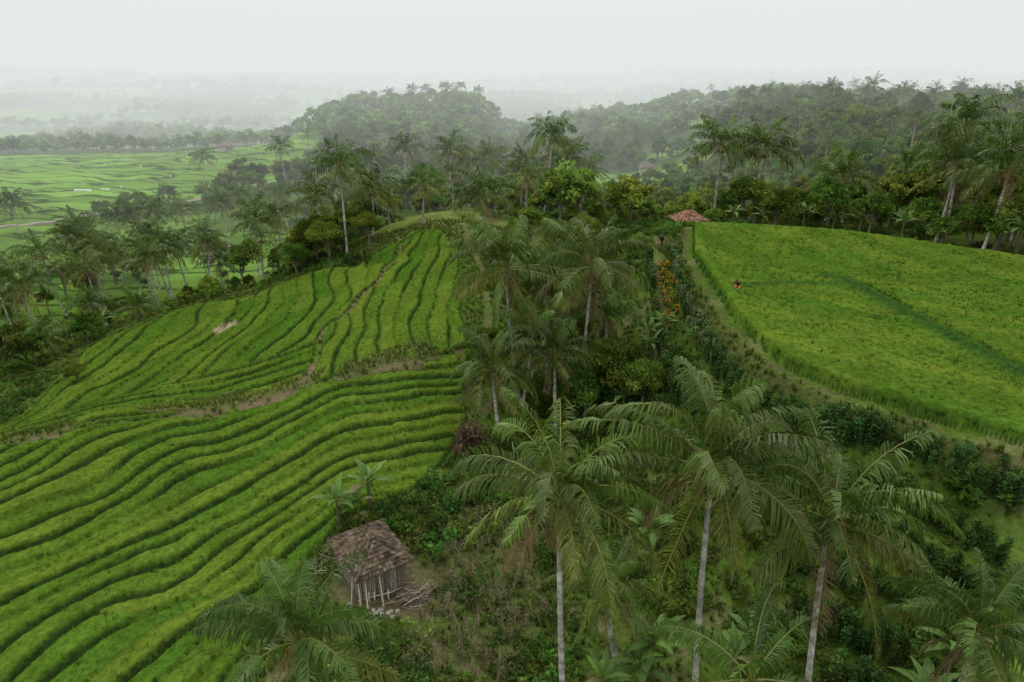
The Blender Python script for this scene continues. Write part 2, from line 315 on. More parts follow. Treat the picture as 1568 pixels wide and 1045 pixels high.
def rnd_rs(k,a,b,tilt=.05):
    r=np.c_[rng.normal(0,tilt,k),rng.normal(0,tilt,k),rng.uniform(0,6.28,k)];s=rng.uniform(a,b,k);return r,np.c_[s,s,s]

# rice tufts
def tuft(seed,nb,h,sp,cg,cy,wd=1):
    r=np.random.default_rng(seed);mb=MB();V=[];F=[];Cc=[]
    for i in range(nb):
        a=r.uniform(0,6.28);d=np.array([math.cos(a),math.sin(a),0]);s=np.array([-d[1],d[0],0])*r.uniform(.013,.022)*wd
        o=d*r.uniform(0,.05);hh=h*r.uniform(.7,1.1);q=sp*r.uniform(.3,1)
        p0=o;p1=o+d*q*.35+np.array([0,0,hh*.7]);p2=o+d*q*1.0+np.array([0,0,hh*(.95 if r.random()<.6 else .75)])
        k=len(V);V+=[p0-s,p0+s,p1+s,p1-s,p2+s*.3,p2-s*.3];F+=[(k,k+1,k+2,k+3),(k+3,k+2,k+4,k+5)]
        c=cy if r.random()<.4 else cg;Cc+=[np.array(c)*r.uniform(.75,1.25)]*6
    mb.add(V,F,np.array(Cc));return mb
cr_=collection('rice_plant',[tuft(i,12,.42,.2,[(.034,.082,.010),(.044,.093,.010),(.052,.097,.010),(.060,.102,.011),(.072,.106,.011)][i],(.112,.140,.022) if i>1 else (.066,.112,.016)).mesh('rice_plant',[M_RICE]) for i in range(5)])
def jgrid(x0,x1,y0,y1,s,j=.8):
    a,b=np.meshgrid(np.arange(x0,x1,s),np.arange(y0,y1,s));a=a.ravel();b=b.ravel()
    return a+rng.uniform(-.5,.5,len(a))*s*j,b+rng.uniform(-.5,.5,len(a))*s*j
def vis(x,y,mar=4): return np.abs(x)<.80*np.maximum(y,0)+mar
px,py=jgrid(-44,-2,14,88,.26);k=vis(px,py,2);px,py=px[k],py[k]
z,can,r_,iF,iP,bk,sf2,sp2=ground(px,py)
k=iF&(can>.27)&~(np.hypot((px+28.2),(py-63)/1.6)<1.1);px,py,z,r_=px[k],py[k],z[k],r_[k]
rr,ss=rnd_rs(len(px),.66,.98,.1)
scatter('rice_crop',cr_,np.c_[px,py,z+DZ+.02],rr,ss,np.clip((r_*4+rng.uniform(-1,1.5,len(px))).astype(int),0,4))
px,py=jgrid(15,58,20,76,.26);k=vis(px,py,2);px,py=px[k],py[k]
z,can,r_,iF,iP,bk,sf2,sp2=ground(px,py);k=iP&(can>.3);px,py,z,sp2=px[k],py[k],z[k],sp2[k]
dBp=np.minimum(pld(px,py,BUND),pld(px,py,BUND2)+.15)
rr,ss=rnd_rs(len(px),.8,1.3,.12);ss=ss*np.where(dBp<.6,1.15,1)[:,None]
pr=np.clip((fbm(px/2.4,py/2.4,1,3)*9-1.6+rng.uniform(-1.5,1.5,len(px))).astype(int),1,4)
scatter('rice_crop',cr_,np.c_[px,py,z+DZ+.12],rr,ss,np.where((sp2>-1.1)|(dBp<.65),0,pr))

# ------------------------------------------------------------------ coconut palms
def crown(seed,L=4.3,nf=24,nl=44,young=False,wm=1.0):
    r=np.random.default_rng(seed);mb=MB()
    for i in range(nf):
        q=i/(nf-1)
        az=i*2.39996+r.normal(0,.28)
        e0=math.radians(84-118*q**1.05+r.normal(0,10));bend=math.radians(40+54*math.sin(math.pi*min(1,q+.15))+r.normal(0,16))
        Lf=L*(.70+.38*math.sin(math.pi*(.15+.75*q)))*r.uniform(.8,1.12)
        dead=q>.86 and r.random()<.8
        if dead: e0=math.radians(-52+r.normal(0,8));bend=math.radians(32)
        ns=nl;t=np.linspace(0,1,ns);el=e0-bend*t**1.4;twist=r.normal(0,.32)*t**1.5
        A=az+twist;dr=np.c_[np.cos(A)*np.cos(el),np.sin(A)*np.cos(el),np.sin(el)]
        P=np.cumsum(dr*Lf/ns,0)+np.array([math.cos(az)*.12,math.sin(az)*.12,-.25*q])
        side=np.c_[-np.sin(A),np.cos(A),np.zeros(ns)];upv=np.cross(dr,side)*-1;upv=np.where(upv[:,2:3]<0,-upv,upv)
        roll=r.normal(0,.7);side,upv=side*math.cos(roll)+upv*math.sin(roll),upv*math.cos(roll)-side*math.sin(roll)
        base_c=np.array([.054,.098,.014])*r.uniform(.65,1.45)
        if q>.55: base_c=base_c*(1-(q-.55))+np.array([.22,.20,.035])*(q-.55)*1.3
        if dead: base_c=np.array([.21,.15,.065])*r.uniform(.5,1.1)
        ribc=np.array([.19,.20,.05]) if not dead else np.array([.19,.13,.07])
        kk=np.linspace(0,ns-1,9).astype(int);tube(mb,P[kk],np.linspace(.042,.008,9),ribc,4,0)
        gap=r.uniform(.2,.95);gw=r.uniform(0,.05)
        for sg in (-1,1):
            s=slice(int(ns*.16),ns);tt=t[s];k=len(tt)
            ll=(.22+.98*np.sin(math.pi*np.clip(tt*.92+.06,0,1))**.75)*L/4.3*.92*r.uniform(.75,1.12,k)
            bun=np.sin(tt*r.uniform(18,34)+r.uniform(0,6))*.18
            fw=(.45+.5*tt+bun)[:,None]+r.normal(0,.13,(k,1));d1=nrm(side[s]*sg+dr[s]*fw+upv[s]*(.15+.5*bun[:,None])+r.normal(0,.07,(k,3)))
            drp=(r.uniform(.5,1.2,(k,1))+np.abs(bun[:,None])*2)*(1.6 if dead else 1)
            d2=nrm(d1+np.array([0,0,-1.])*drp);d3=nrm(d2+np.array([0,0,-1.])*drp*1.2)
            w=(dr[s]*.8+upv[s]*.25*sg);w=nrm(w)*(.027*wm*(1.0 if not dead else .6))
            p0=P[s];l_=ll[:,None];p1=p0+d1*l_*.38;p2=p1+d2*l_*.35;p3=p2+d3*l_*.27
            Vv=np.stack([p0-w*.6,p0+w*.6,p1+w,p1-w,p2+w*.8,p2-w*.8,p3+w*.15,p3-w*.15],1).reshape(-1,3)
            b=np.arange(k)[:,None]*8;Ff=np.stack([b+[0,1,2,3],b+[3,2,4,5],b+[5,4,6,7]],1)
            keep=(r.random(k)>(.06 if not dead else .3))&(np.abs(tt-gap)>gw);Ff=Ff[keep].reshape(-1,4)
            cc=base_c*r.uniform(.75,1.25,(k,1))+np.where(r.random((k,1))<.06,.035,0)
            mb.add(Vv,Ff,np.repeat(cc,8,0),0)
    tube(mb,[(0,0,-.4),(0,0,.2),(.03,0,1.0),(.08,.03,L*.42)],[.19,.12,.05,.01],(.12,.14,.035),5,0)
    for i in range(0 if young else 12):
        a=r.uniform(0,6.28);c=np.array([math.cos(a)*.3,math.sin(a)*.3,-.45-r.uniform(0,.4)]);h=np.array([-.15,-.11,-.04,.04,.11,.15])
        tube(mb,c+np.c_[0*h,0*h,h],[.01,.09,.125,.125,.09,.01],np.array([.14,.13,.04])*r.uniform(.6,1.3) if i%3 else (.15,.08,.04),7,1)
    for i in range(6 if not young else 1):
        a=r.uniform(0,6.28);p=np.array([math.cos(a)*.1,math.sin(a)*.1,-.2]);o=np.array([math.cos(a),math.sin(a),0])
        tube(mb,[p,p+o*.35+(0,0,-.1),p+o*.5+(0,0,-.6),p+o*.5+(0,0,-1.1)],[.03,.03,.05,.01],(.22,.17,.07),4,0)
    return mb
CR_N=[crown(100+i,4.3,26,66,False,1.2).mesh('palm_crown',[M_PALM,M_BARK]) for i in range(6)]
CR_Y=[crown(150+i,3.6,14,44,True,1.2).mesh('young_palm_crown',[M_PALM,M_BARK]) for i in range(2)]
CR_M=[crown(200+i,4.5,26,28,False,2.3).mesh('palm_crown_mid',[M_PALM,M_BARK]) for i in range(5)]
def trunk(seed,h,bx,by,r0=.2,n=9,col=(.36,.35,.31)):
    r=np.random.default_rng(seed);mb=MB();k=36;t=np.linspace(0,1,k);q=(1-t)**1.6
    P=np.c_[bx*q,by*q,h*t];R=r0*(.62+.25*(1-t)+.6*np.exp(-t*14))*(1+.06*np.sin(np.arange(k)*2.4))
    cc=np.repeat(np.array(col)*r.uniform(.55,1.2,(k,1)),n,0);tube(mb,P,R,cc,n,0)
    return mb.mesh('palm_trunk',[M_BARK],True)
pn=[0]
def palm(x,y,zc,kind='M',sc=1,lean=None,r0=.16,az=None):
    pn[0]+=1;i=pn[0];r=random.Random(i*7)
    a=r.uniform(0,6.28);ln=r.uniform(.3,1.5) if lean is None else 0
    bx,by=(math.cos(a)*ln,math.sin(a)*ln) if lean is None else lean
    zb=gz(x+bx,y+by)-.15;h=zc+DZ-zb
    if h<1.2: h=1.2
    o=obj('coconut_palm',trunk(i,h,bx,by,r0),(x,y,zb))
    me={'N':CR_N,'Y':CR_Y,'M':CR_M}[kind];me=me[i%len(me)]
    obj('crown',me,(0,0,h),(r.uniform(-.08,.08),r.uniform(-.08,.08),r.uniform(0,6.28)),sc,parent=o)
palm(1.7,20.5,-13.7,'N',1.0,(.45,-.4),.15)
palm(6.8,20.0,-12.2,'N',1.1,(.7,.5),.15)
palm(11.2,20.1,-14.4,'N',1.05,(.5,-.3),.15)
palm(-6.9,17.0,-16.9,'N',.8,(-.2,.2),.15)
palm(7.4,15.9,-17.3,'Y',.9);palm(14.4,16.4,-16.0,'N',.7);palm(4.1,23.3,-20.3,'N',.65)
palm(-.4,48.5,-13.1,'N',1.22);palm(5.8,48.6,-12.9,'N',1.2);palm(-1.3,42.3,-18.4,'N',.92);palm(3,44.3,-18.2,'N',.85)
palm(2.8,51.5,-15,'N',1.05);palm(7.4,50.5,-17.5,'N',.8);palm(1.5,46,-17,'Y',1)
for (x_,y_,z_,s_) in [(-3.3,78.7,-12.9,1),(5.8,104,-8.5,1),(8.4,107.8,-12.2,1),(-11.7,134.3,-13.3,1),(-22,144.9,-13.7,1),(-20.2,82,-10,.95),(-18,89.1,-13.7,.95),(25.8,87.2,-8,1.05),(31,86.8,-8.6,1.05),(48,75.5,-5,1.15),(44.3,69.7,-8.5,1.05),(45.9,64.4,-8.1,1.05),(-93,211,-22.8,1),(-42.2,112.2,-20.5,.9),(-54.1,100.6,-22.4,.9),(-56.9,91.1,-22.4,.85),(-57.3,76.8,-23.2,1),(-67.5,139.6,-25.5,.9),(-59.5,140.3,-24.6,.9),(-61.6,151.6,-24.1,.9),(-50.8,151.6,-24.1,.9),(-75.1,129.4,-25.1,.9),(-72,129.6,-24.5,.9),(-67.7,129.8,-23.9,.9),(-51.6,102.8,-24.3,.9),(-45.1,102.3,-26.7,.8),(-109.7,150.8,-26.1,1),(-51.8,64.3,-26,.9),(-49.2,66.6,-25.5,.8),(-61,186,-17.6,1),(-4.6,144,-15.6,1),(2,132.5,-18,1),(-8.9,138.6,-16.2,1),(53,84,-9,1),(60,82,-7,1),(52,72,-10,.9),(-62,88,-22,.9),(-66,105,-23,.9),(-48,92,-22,.8),(-58,70,-25,.8),(-24.5,86,-14,.8),(-60,96,-24,.8),(-54,84,-23,.8),(-45,78,-26,.7),(-58,108,-25,.8),(38,80,-11,1),(2,118,-14,.95),(14,128,-16,.95),(-30,150,-17,.95),(-52,94,-23,.75),(-64,98,-22,.8),(-70,108,-24,.8),(-47,86,-22,.75),(-61,80,-23,.8),(-44,97,-23,.75),(-38,100,-20,.8),(-76,118,-24,.8),(-50,110,-24,.75),(-66,84,-23,.8),(-34,98,-19,.8),(-48,74,-24.5,.7)]:
    palm(x_,y_,z_,'M',s_*1.05)

# ------------------------------------------------------------------ broadleaf trees
def tree(seed,h,r,nl,leaf,col,col2=None,k=20,trunkr=.18,zc=.62,zr=.38):
    q=np.random.default_rng(seed);mb=MB();col=np.array(col)
    top=np.array([q.normal(0,.3),q.normal(0,.3),h*.6]);
    tube(mb,[(0,0,-.3),top*.3+q.normal(0,.08,3),top*.65+q.normal(0,.1,3),top],[trunkr*1.3,trunkr,trunkr*.7,trunkr*.35],(.14,.12,.09),7,1)
    per=nl//k
    for i in range(k):
        d=nrm(q.normal(size=3));d[2]=abs(d[2])*1.1-.35;rad=q.uniform(.45,1.0)
        c=np.array([d[0]*r*rad,d[1]*r*rad,h*zc+d[2]*h*zr*rad])
        if i<12:
            s=top*q.uniform(.45,.95);md=(s+c)/2+np.array([0,0,.12*h*q.uniform(0,1)]);tube(mb,[s,md,c],[trunkr*.4,trunkr*.25,.02],(.12,.10,.075),5,1)
        cr=r*q.uniform(.22,.42);P=nrm(q.normal(size=(per,3)))*cr*q.uniform(.35,1.1,(per,1))*np.array([1.15,1.15,.75])+c
        cc=(col if (col2 is None or q.random()<.75) else np.array(col2))*q.uniform(.6,1.5)*q.uniform(.75,1.25,(per,1))
        leaves(mb,P,leaf,q,cc)
    return mb
g1,g2,g3=(.074,.132,.020),(.105,.165,.025),(.058,.106,.018)
TN=[tree(300+i,7.5,3.0,6500,.16,[g1,g2,g3][i%3],g2,30).mesh('broadleaf_tree',[M_LEAF,M_BARK]) for i in range(4)]
TM=[tree(320+i,6.5+i%3*1.3,2.7,1700,.27,[g1,g2,g3][i%3],(.13,.17,.03),24).mesh('forest_tree',[M_LEAF,M_BARK]) for i in range(6)]
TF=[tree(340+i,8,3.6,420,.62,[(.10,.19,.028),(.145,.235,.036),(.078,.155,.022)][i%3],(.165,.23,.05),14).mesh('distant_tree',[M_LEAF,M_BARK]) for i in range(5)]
c_m=collection('forest_tree',TM);c_f=collection('distant_tree',TF)
def lowpalm(seed,h):
    mb=crown(seed,4.2,18,12,False,3.2)
    for v in mb.V: v[:,2]+=h
    tube(mb,[(0,0,-.5),(.2,0,h*.5),(0,0,h)],[.22,.17,.13],(.22,.21,.18),6,1);return mb.mesh('distant_palm',[M_PALM,M_BARK])
c_p=collection('distant_palm',[lowpalm(400+i,6+1.2*i) for i in range(4)])
for (x_,y_,s_,k_) in [(7.6,46.6,.8,2),(5.5,46,.7,2),(8.6,49.5,.5,2),(6.5,53.5,.7,0),(3.5,47.5,.65,2),(-.5,47,.5,2),(1,51,.7,2),(-2,52.5,.45,0),(4.5,53,.8,2),(9.2,43.5,.55,0),(-24.7,84.3,.95,0),(-22,80,.75,1),(-26,79.5,.6,2),(-19.5,90,.8,2),(53.3,112.9,1.1,2),(-14.1,112.1,1.15,2),(-38.1,54.7,.3,1),(-18,84,.6,1),(1.5,62,.6,0),(7.5,65,.5,1),(5,72,.7,2),(-27,88,.8,1),(50,62,.7,0),(48,66,.8,2),(-46,58,.4,0),(2,80,.7,0),(8,76,.5,1)]:
    obj('broadleaf_tree',TN[k_],(x_,y_,gz(x_,y_)-.1),(0,0,x_*3),s_)

def keep_out(x,y,mar=2.0):
    k=np.ones(len(x),bool)
    for nm,p in FIELDS.items(): k&=sdf(x,y,p)>mar
    k&=sdf(x,y,FIELD)>2.5;k&=sdf(x,y,PLAT)>3
    return k
def forest(name,coll,nv,x0,x1,y0,y1,s,a,b,fn=None,thr=0,mar=2.):
    px,py=jgrid(x0,x1,y0,y1,s,1.0);k=vis(px,py,12)&keep_out(px,py,mar);px,py=px[k],py[k]
    if fn is not None: k=fn(px,py);px,py=px[k],py[k]
    if len(px)==0: return
    z=base(px,py)+DZ-.2;rr,ss=rnd_rs(len(px),a,b,.04)
    ss=ss*np.where((px>8)&(px<60)&(py>88)&(py<195),.62,1)[:,None]*np.where((px<0)&(py<190),.75,1)[:,None]*(.7+.6*vn(px/17,py/17,2))[:,None]
    scatter(name,coll,np.c_[px,py,z],rr,ss,rng.integers(0,nv,len(px)))
meadowp=[(-20,78),(-6,74),(2,72),(6,90),(-7,103),(-18,98)]
def f_mid(x,y):
    inv=sdf(x,y,VALLEY)<0
    lv=(x<-30)&(y<215)
    d=vn(x/13,y/13,4)
    ok=np.where(inv,(d>.72)&(rng.random(len(x))<.5),np.where(lv,(d>.55)&(rng.random(len(x))<.8),True))
    ok&=(sdf(x,y,meadowp)>1)&~((x>-15)&(x<18)&(y<78))&~((np.abs(x-20.5)<6)&(y<90))
    ok&=~((x<20)&(y<79))|(x<-44)
    ok&=~((x>-100)&(x<-60)&(y>195)&(y<215)&(d<.6))
    return ok
forest('forest_canopy',c_m,6,-190,260,60,200,4.6,.55,1.05,f_mid)
forest('forest_understory',c_m,6,-120,80,56,150,3.2,.18,.42,lambda x,y:((x<-30)|(y>80))&(vn(x/9,y/9,5)>np.where(sdf(x,y,VALLEY)<0,.68,.3))&(sdf(x,y,meadowp)>1))
forest('forest_canopy',c_m,6,-300,350,200,330,6.0,.6,1.15,lambda x,y:vn(x/20,y/20,1)>.16)
forest('distant_forest',c_f,5,-460,460,330,560,6.6,.5,1.1,lambda x,y:(vn(x/30,y/30,1)>.22)|(np.hypot(x+60,y-430)<110))
forest('distant_forest',c_f,5,-950,950,560,1150,11,.8,1.4,lambda x,y:fbm(x/120,y/120,2,3)<.545)
forest('distant_forest',c_f,5,-1900,1900,1150,2400,22,1.3,2.4,lambda x,y:fbm(x/120,y/120,2,3)<.58)
forest('distant_palm_grove',c_p,4,-150,250,90,330,12,.75,1.05,lambda x,y:(rng.random(len(x))<np.where((x<-30)&(y<215),.4,.85))&((x>-30)|(vn(x/13,y/13,4)>.5))&~((x>8)&(x<60)&(y<195)))
forest('distant_palm_grove',c_p,4,-300,300,330,560,17,.65,.95,lambda x,y:(rng.random(len(x))<.6))
forest('distant_palm_grove',c_p,4,-900,900,560,1000,32,.8,1.1)
for (x_,y_,h_) in [(-58.9,428.6,9),(-51.9,434.3,8),(-39.8,428.9,10),(-31,439.6,9),(-72,425,8),(-20,430,10),(79.5,245.3,10),(96.7,256.4,9),(105.9,251,9),(103.4,235.4,10),(138,256.4,10),(137,212.9,9),(120.2,245.3,9.5),(129.8,223.2,9),(155,240,10),(88,250,9)]:
    palm(x_,y_,gz(x_,y_)-DZ+h_,'M',.95)

# ------------------------------------------------------------------ banana plants
M_BAN=colmat('banana_leaf',.5,.25,.3,2,.15,.12)
def banana(seed,h=1.8,nl=9,L=2.0):
    r=np.random.default_rng(seed);mb=MB()
    tube(mb,[(0,0,-.2),(0.03,0,h*.5),(0,0,h)],[.16,.12,.08],(.13,.14,.055),8,0)
    for i in range(nl):
        az=i*2.4+r.normal(0,.2);q=i/nl;e0=math.radians(82-45*q);bend=math.radians(60+50*q);n_=11;t=np.linspace(0,1,n_);el=e0-bend*t**1.3
        P=np.cumsum(np.c_[np.cos(az)*np.cos(el),np.sin(az)*np.cos(el),np.sin(el)]*L*r.uniform(.8,1.1)/n_,0)+[0,0,h-.1]
        w=.27*np.sin(math.pi*np.clip((t-.12)/.88,0,1)**.7)+.015
        sd=np.array([-math.sin(az),math.cos(az),0]);c=np.array([.085,.17,.028])*r.uniform(.7,1.25) if r.random()<.9 else np.array([.14,.12,.05])
        for sg in(-1,1):
            jag=w*r.uniform(.6,1.05,n_);E=P+sd*sg*jag[:,None]+np.array([0,0,-.25])*w[:,None]
            b=np.arange(n_-1);Vv=np.r_[P,E];Ff=np.stack([b,b+1,b+1+n_,b+n_],-1);mb.add(Vv,Ff,c*r.uniform(.85,1.15),0)
        tube(mb,P[::2],np.linspace(.03,.006,len(P[::2])),(.17,.19,.07),4,0)
    return mb.mesh('banana_plant',[M_BAN])
BN=[banana(i) for i in range(4)]
for k_,(x_,y_,s_) in enumerate([(-8.4,34,.95),(-9.9,32.6,.8),(-8.8,33,.6),(11.6,49,.7),(10.8,50,.7),(10.6,48,.7),(9.5,22.2,1.0),(10.4,23,.8),(6.2,23,1.0),(5.4,22,.9),(3.8,21.4,.8),(15.5,19,1.0),(17.2,20.2,.9),(29,78.5,1),(33,77,1.1),(38,74,1.1),(41,71,1.2),(36,76,1),(26,80,1),(47.5,63,1.2),(49,60,1.1),(8,44,1.),(0,38,.7),(7.5,31,1.1),(-50,62,1.2),(-46,72,1)]):
    obj('banana_plant',BN[k_%4],(x_,y_,gz(x_,y_)),(0,0,k_*1.3),s_*random.uniform(.9,1.1))

# ------------------------------------------------------------------ undergrowth
def bush(seed,r,nl,leaf,col,flat=.7):
    q=np.random.default_rng(seed);mb=MB();k=7
    for i in range(k):
        c=np.array([q.normal(0,.4)*r,q.normal(0,.4)*r,q.uniform(.15,.7)*r*flat*1.3]);per=nl//k
        P=nrm(q.normal(size=(per,3)))*r*.45*q.uniform(.3,1,(per,1))+c;P[:,2]=np.abs(P[:,2])
        leaves(mb,P,leaf,q,np.array(col)*q.uniform(.6,1.4)*q.uniform(.75,1.25,(per,1)),up=.8)
    for i in range(6):
        e=q.normal(0,.4,3)*r;e[2]=abs(e[2])+.3*r;tube(mb,[(0,0,-.1),e*.5,e],[.02,.015,.006],(.1,.08,.05),4,0)
    return mb.mesh('bush',[M_LEAF])
BU=[bush(500,.8,420,.08,(.06,.11,.018)),bush(501,.9,420,.09,(.05,.09,.018)),bush(502,.7,380,.07,(.09,.15,.022)),bush(503,.9,360,.12,(.065,.12,.02)),bush(504,.6,260,.06,(.10,.11,.035)),bush(505,1.0,520,.1,(.036,.07,.015))]
c_b=collection('bush',BU)
def near_ok(px,py):
    z,can,r_,iF,iP,bk,sf2,sp2=ground(px,py)
    ok=(sf2>.5)&(sp2>2.0)&(np.hypot(px-HUTC[0]-.6,py-HUTC[1]+.5)>3.6)&~((px>13)&(py<42)&(sp2<13.5)&(rng.random(len(px))<.95))
    ok&=~((px>10.5)&(py>49)&(py<70)&(px<16)&(rng.random(len(px))<.8))
    for p in PATHS: ok&=pld(px,py,p)>.7
    return ok,z
px,py=jgrid(-60,50,10,100,.95,1.);k=vis(px,py,3);px,py=px[k],py[k];ok,z=near_ok(px,py)
dens=fbm(px/6,py/6,3,3)
dryd=sdf(px,py,[(-5,23),(-4,33),(-2.5,36),(1,34),(1.5,27),(0,22)])
ok&=(dens>.40)&(rng.random(len(px))<np.where(dryd<0,.3,np.where(px<-30,.35,.88)))&(sdf(px,py,meadowp)>0)
ok&=~((px<-1)&(py>40)&(py<62)&(px>-6)&(rng.random(len(px))<.7))
px,py,z=px[ok],py[ok],z[ok];rr,ss=rnd_rs(len(px),.5,1.25,.1);ss=ss*(.6+.8*vn(px/4,py/4,7))[:,None]
scatter('undergrowth',c_b,np.c_[px,py,z+DZ-.05],rr,ss,rng.integers(0,6,len(px)))
c_g=collection('grass_clump',[tuft(600+i,22,.5,.4,(.06,.11,.016),(.12,.15,.04),1.2).mesh('grass_clump',[M_RICE]) for i in range(3)]+[tuft(610,20,.7,.35,(.17,.155,.075),(.20,.18,.10)).mesh('grass_clump',[M_RICE])])
px,py=jgrid(-52,46,10,90,.40,1.);k=vis(px,py,2);px,py=px[k],py[k];z,can,r_,iF,iP,bk,sf2,sp2=ground(px,py)
ok=((sf2>.1)|bk)&(sp2>.85)&(rng.random(len(px))<.78)
for p in PATHS: ok&=(pld(px,py,p)>.35)
ok&=np.hypot(px-HUTC[0]-.6,py-HUTC[1]+.5)>2.6
ok&=~(bk&(rng.random(len(px))<.6))
px,py,z=px[ok],py[ok],z[ok];rr,ss=rnd_rs(len(px),.4,1.05,.15)
dd=sdf(px,py,[(-5,23),(-4,33),(-2.5,36),(1,34),(1.5,27),(0,22)])
scatter('grass',c_g,np.c_[px,py,z+DZ-.02],rr,ss,np.where((dd<0)&(rng.random(len(px))<.28),3,rng.integers(0,3,len(px))))
def stalk(seed):
    r=np.random.default_rng(seed);mb=MB()
    for i in range(5):
        a=r.normal(0,.22,2);h=r.uniform(.7,1.5);tube(mb,[(0,0,-.1),(a[0]*h*.5,a[1]*h*.5,h*.55),(a[0]*h,a[1]*h,h)],[.016,.012,.005],np.array([.22,.18,.12])*r.uniform(.6,1.2),4,0)
        for j in range(4):
            b=nrm(r.normal(size=3));p=np.array([a[0],a[1],1])*h*r.uniform(.3,.95);tube(mb,[p,p+b*.15,p+b*.3-(0,0,.12)],[.01,.012,.004],(.17,.14,.08),3,0)
    return mb.mesh('dry_stalks',[M_WOOD])
c_s=collection('dry_stalk',[stalk(i) for i in range(4)])
px,py=jgrid(-6,3,21,38,.6,.7);k=(sdf(px,py,[(-4.6,23),(-3.6,33),(-2.5,36),(1,34),(1.5,27),(0,23)])<.3)&(rng.random(len(px))<.75);px,py=px[k],py[k];z=base(px,py);rr,ss=rnd_rs(len(px),.5,1.05,.1)
scatter('dry_bean_stalks',c_s,np.c_[px,py,z+DZ],rr,ss,rng.integers(0,4,len(px)))
def vine(seed,col):
    q=np.random.default_rng(seed);mb=MB();h=1.7
    tube(mb,[(0,0,-.2),(q.normal(0,.05),q.normal(0,.05),h)],[.02,.014],(.2,.16,.1),4,0)
    k=230;z_=q.uniform(.05,1,k)**.8*h;a=q.uniform(0,6.28,k);rd=q.uniform(.05,.36,k)*(1-.35*z_/h)
    leaves(mb,np.c_[np.cos(a)*rd,np.sin(a)*rd,z_],.08,q,np.array(col)*q.uniform(.6,1.4,(k,1)),asp=.75);return mb.mesh('bean_vine',[M_LEAF])
c_v=collection('bean_vine',[vine(1,(.042,.09,.022)),vine(2,(.058,.112,.026)),vine(3,(.04,.08,.022)),vine(4,(.12,.16,.07))])
px,py=jgrid(6,48,8,62,.27,.3);sp2=sdf(px,py,PLAT);k=vis(px,py,2)&(sp2>2.2)&(sp2<15.5)&(px>9.5);k&=~((py>44)&(sp2>4.5));k&=(sp2<5)|(px>12.5)
k&=~(np.abs(px-np.interp(py,[48,60],[12.0,13.3]))<.8)|(py<49)
px,py,sp2=px[k],py[k],sp2[k];t=np.modf((sp2-2.2)/1.75)[0];k=(t<.26)&(rng.random(len(px))<.95);px,py,sp2=px[k],py[k],sp2[k];z=base(px,py)
rr,ss=rnd_rs(len(px),.62,.95,.08);ss=ss*(.8+.4*vn(px/2,py/2,3))[:,None]
scatter('bean_vine_rows',c_v,np.c_[px,py,z+DZ],rr,ss,np.where(py>40,rng.integers(1,4,len(px)),rng.integers(0,3,len(px))))
q=np.random.default_rng(9);mb=MB()
for i in range(6):
    a=q.normal(0,.12,2);tube(mb,[(0,0,0),(a[0],a[1],.5)],[.012,.008],(.05,.08,.02),4,0)
P=np.c_[q.normal(0,.16,(60,2)),q.uniform(.05,.5,60)];leaves(mb,P,.06,q,np.array([.06,.11,.025])*q.uniform(.7,1.3,(60,1)))
P=np.c_[q.normal(0,.17,(8,2)),q.uniform(.45,.6,8)];leaves(mb,P,.05,q,np.array([.65,.26,.01])*q.uniform(.8,1.1,(8,1)),asp=.9,up=2)
c_mg=collection('marigold',[mb.mesh('marigold',[M_LEAF])])
px,py=jgrid(11,15,50,59,.36,.6);k=(np.abs(px-np.interp(py,[48,60],[12.2,13.4]))<.5)&(rng.random(len(px))<.6);px,py=px[k],py[k];rr,ss=rnd_rs(len(px),.7,1.2)
scatter('marigold_bed',c_mg,np.c_[px,py,base(px,py)+DZ],rr,ss,np.zeros(len(px)))
o=obj('red_leaved_shrub',bush(700,1.5,1500,.12,(.07,.055,.03),1.1),(-2.6,40.5,gz(-2.6,40.5)),sc=1.2)
o=obj('shrub',bush(701,1.5,1600,.11,(.04,.07,.015),1.1),(-1.2,39,gz(-1.2,39)),sc=1.3)

# ------------------------------------------------------------------ field hut
def tile_plane(mb,a,b,c,d,tw,th,r,col):
    a,b,c,d=[np.array(v,float) for v in(a,b,c,d)];rows=int(np.linalg.norm((c+d)/2-(a+b)/2)/th)
    nrm_=nrm(np.cross(b-a,d-a));nrm_=nrm_ if nrm_[2]>0 else -nrm_
    for i in range(rows):
        t0=i/rows;t1=(i+1.35)/rows;p,q_=a+(d-a)*t0,b+(c-b)*t0;p1,q1=a+(d-a)*min(t1,1.02),b+(c-b)*min(t1,1.02)
        n_=max(1,int(np.linalg.norm(q_-p)/tw))
        for j in range(n_):
            u0,u1=j/n_,(j+.93)/n_
            v=[p+(q_-p)*u0,p+(q_-p)*u1,p1+(q1-p1)*u1,p1+(q1-p1)*u0]
            up=nrm_*(.06+r.uniform(0,.04));dn=nrm_*.012;o_=nrm_*0+np.array([0,0,r.normal(0,.012)])
            V_=[v[0]+up+o_,v[1]+up+o_,v[2]+dn+o_,v[3]+dn+o_]
            mid0=(V_[0]+V_[1])/2+nrm_*.03;mid1=(V_[2]+V_[3])/2+nrm_*.03
            V_+= [mid0,mid1,v[0]+o_,v[1]+o_]
            mb.add(V_,[(0,4,5,3),(4,1,2,5),(6,7,1,0)],np.array(col)*r.uniform(.5,1.6)*np.array([1,r.uniform(.9,1.12),1]),1)
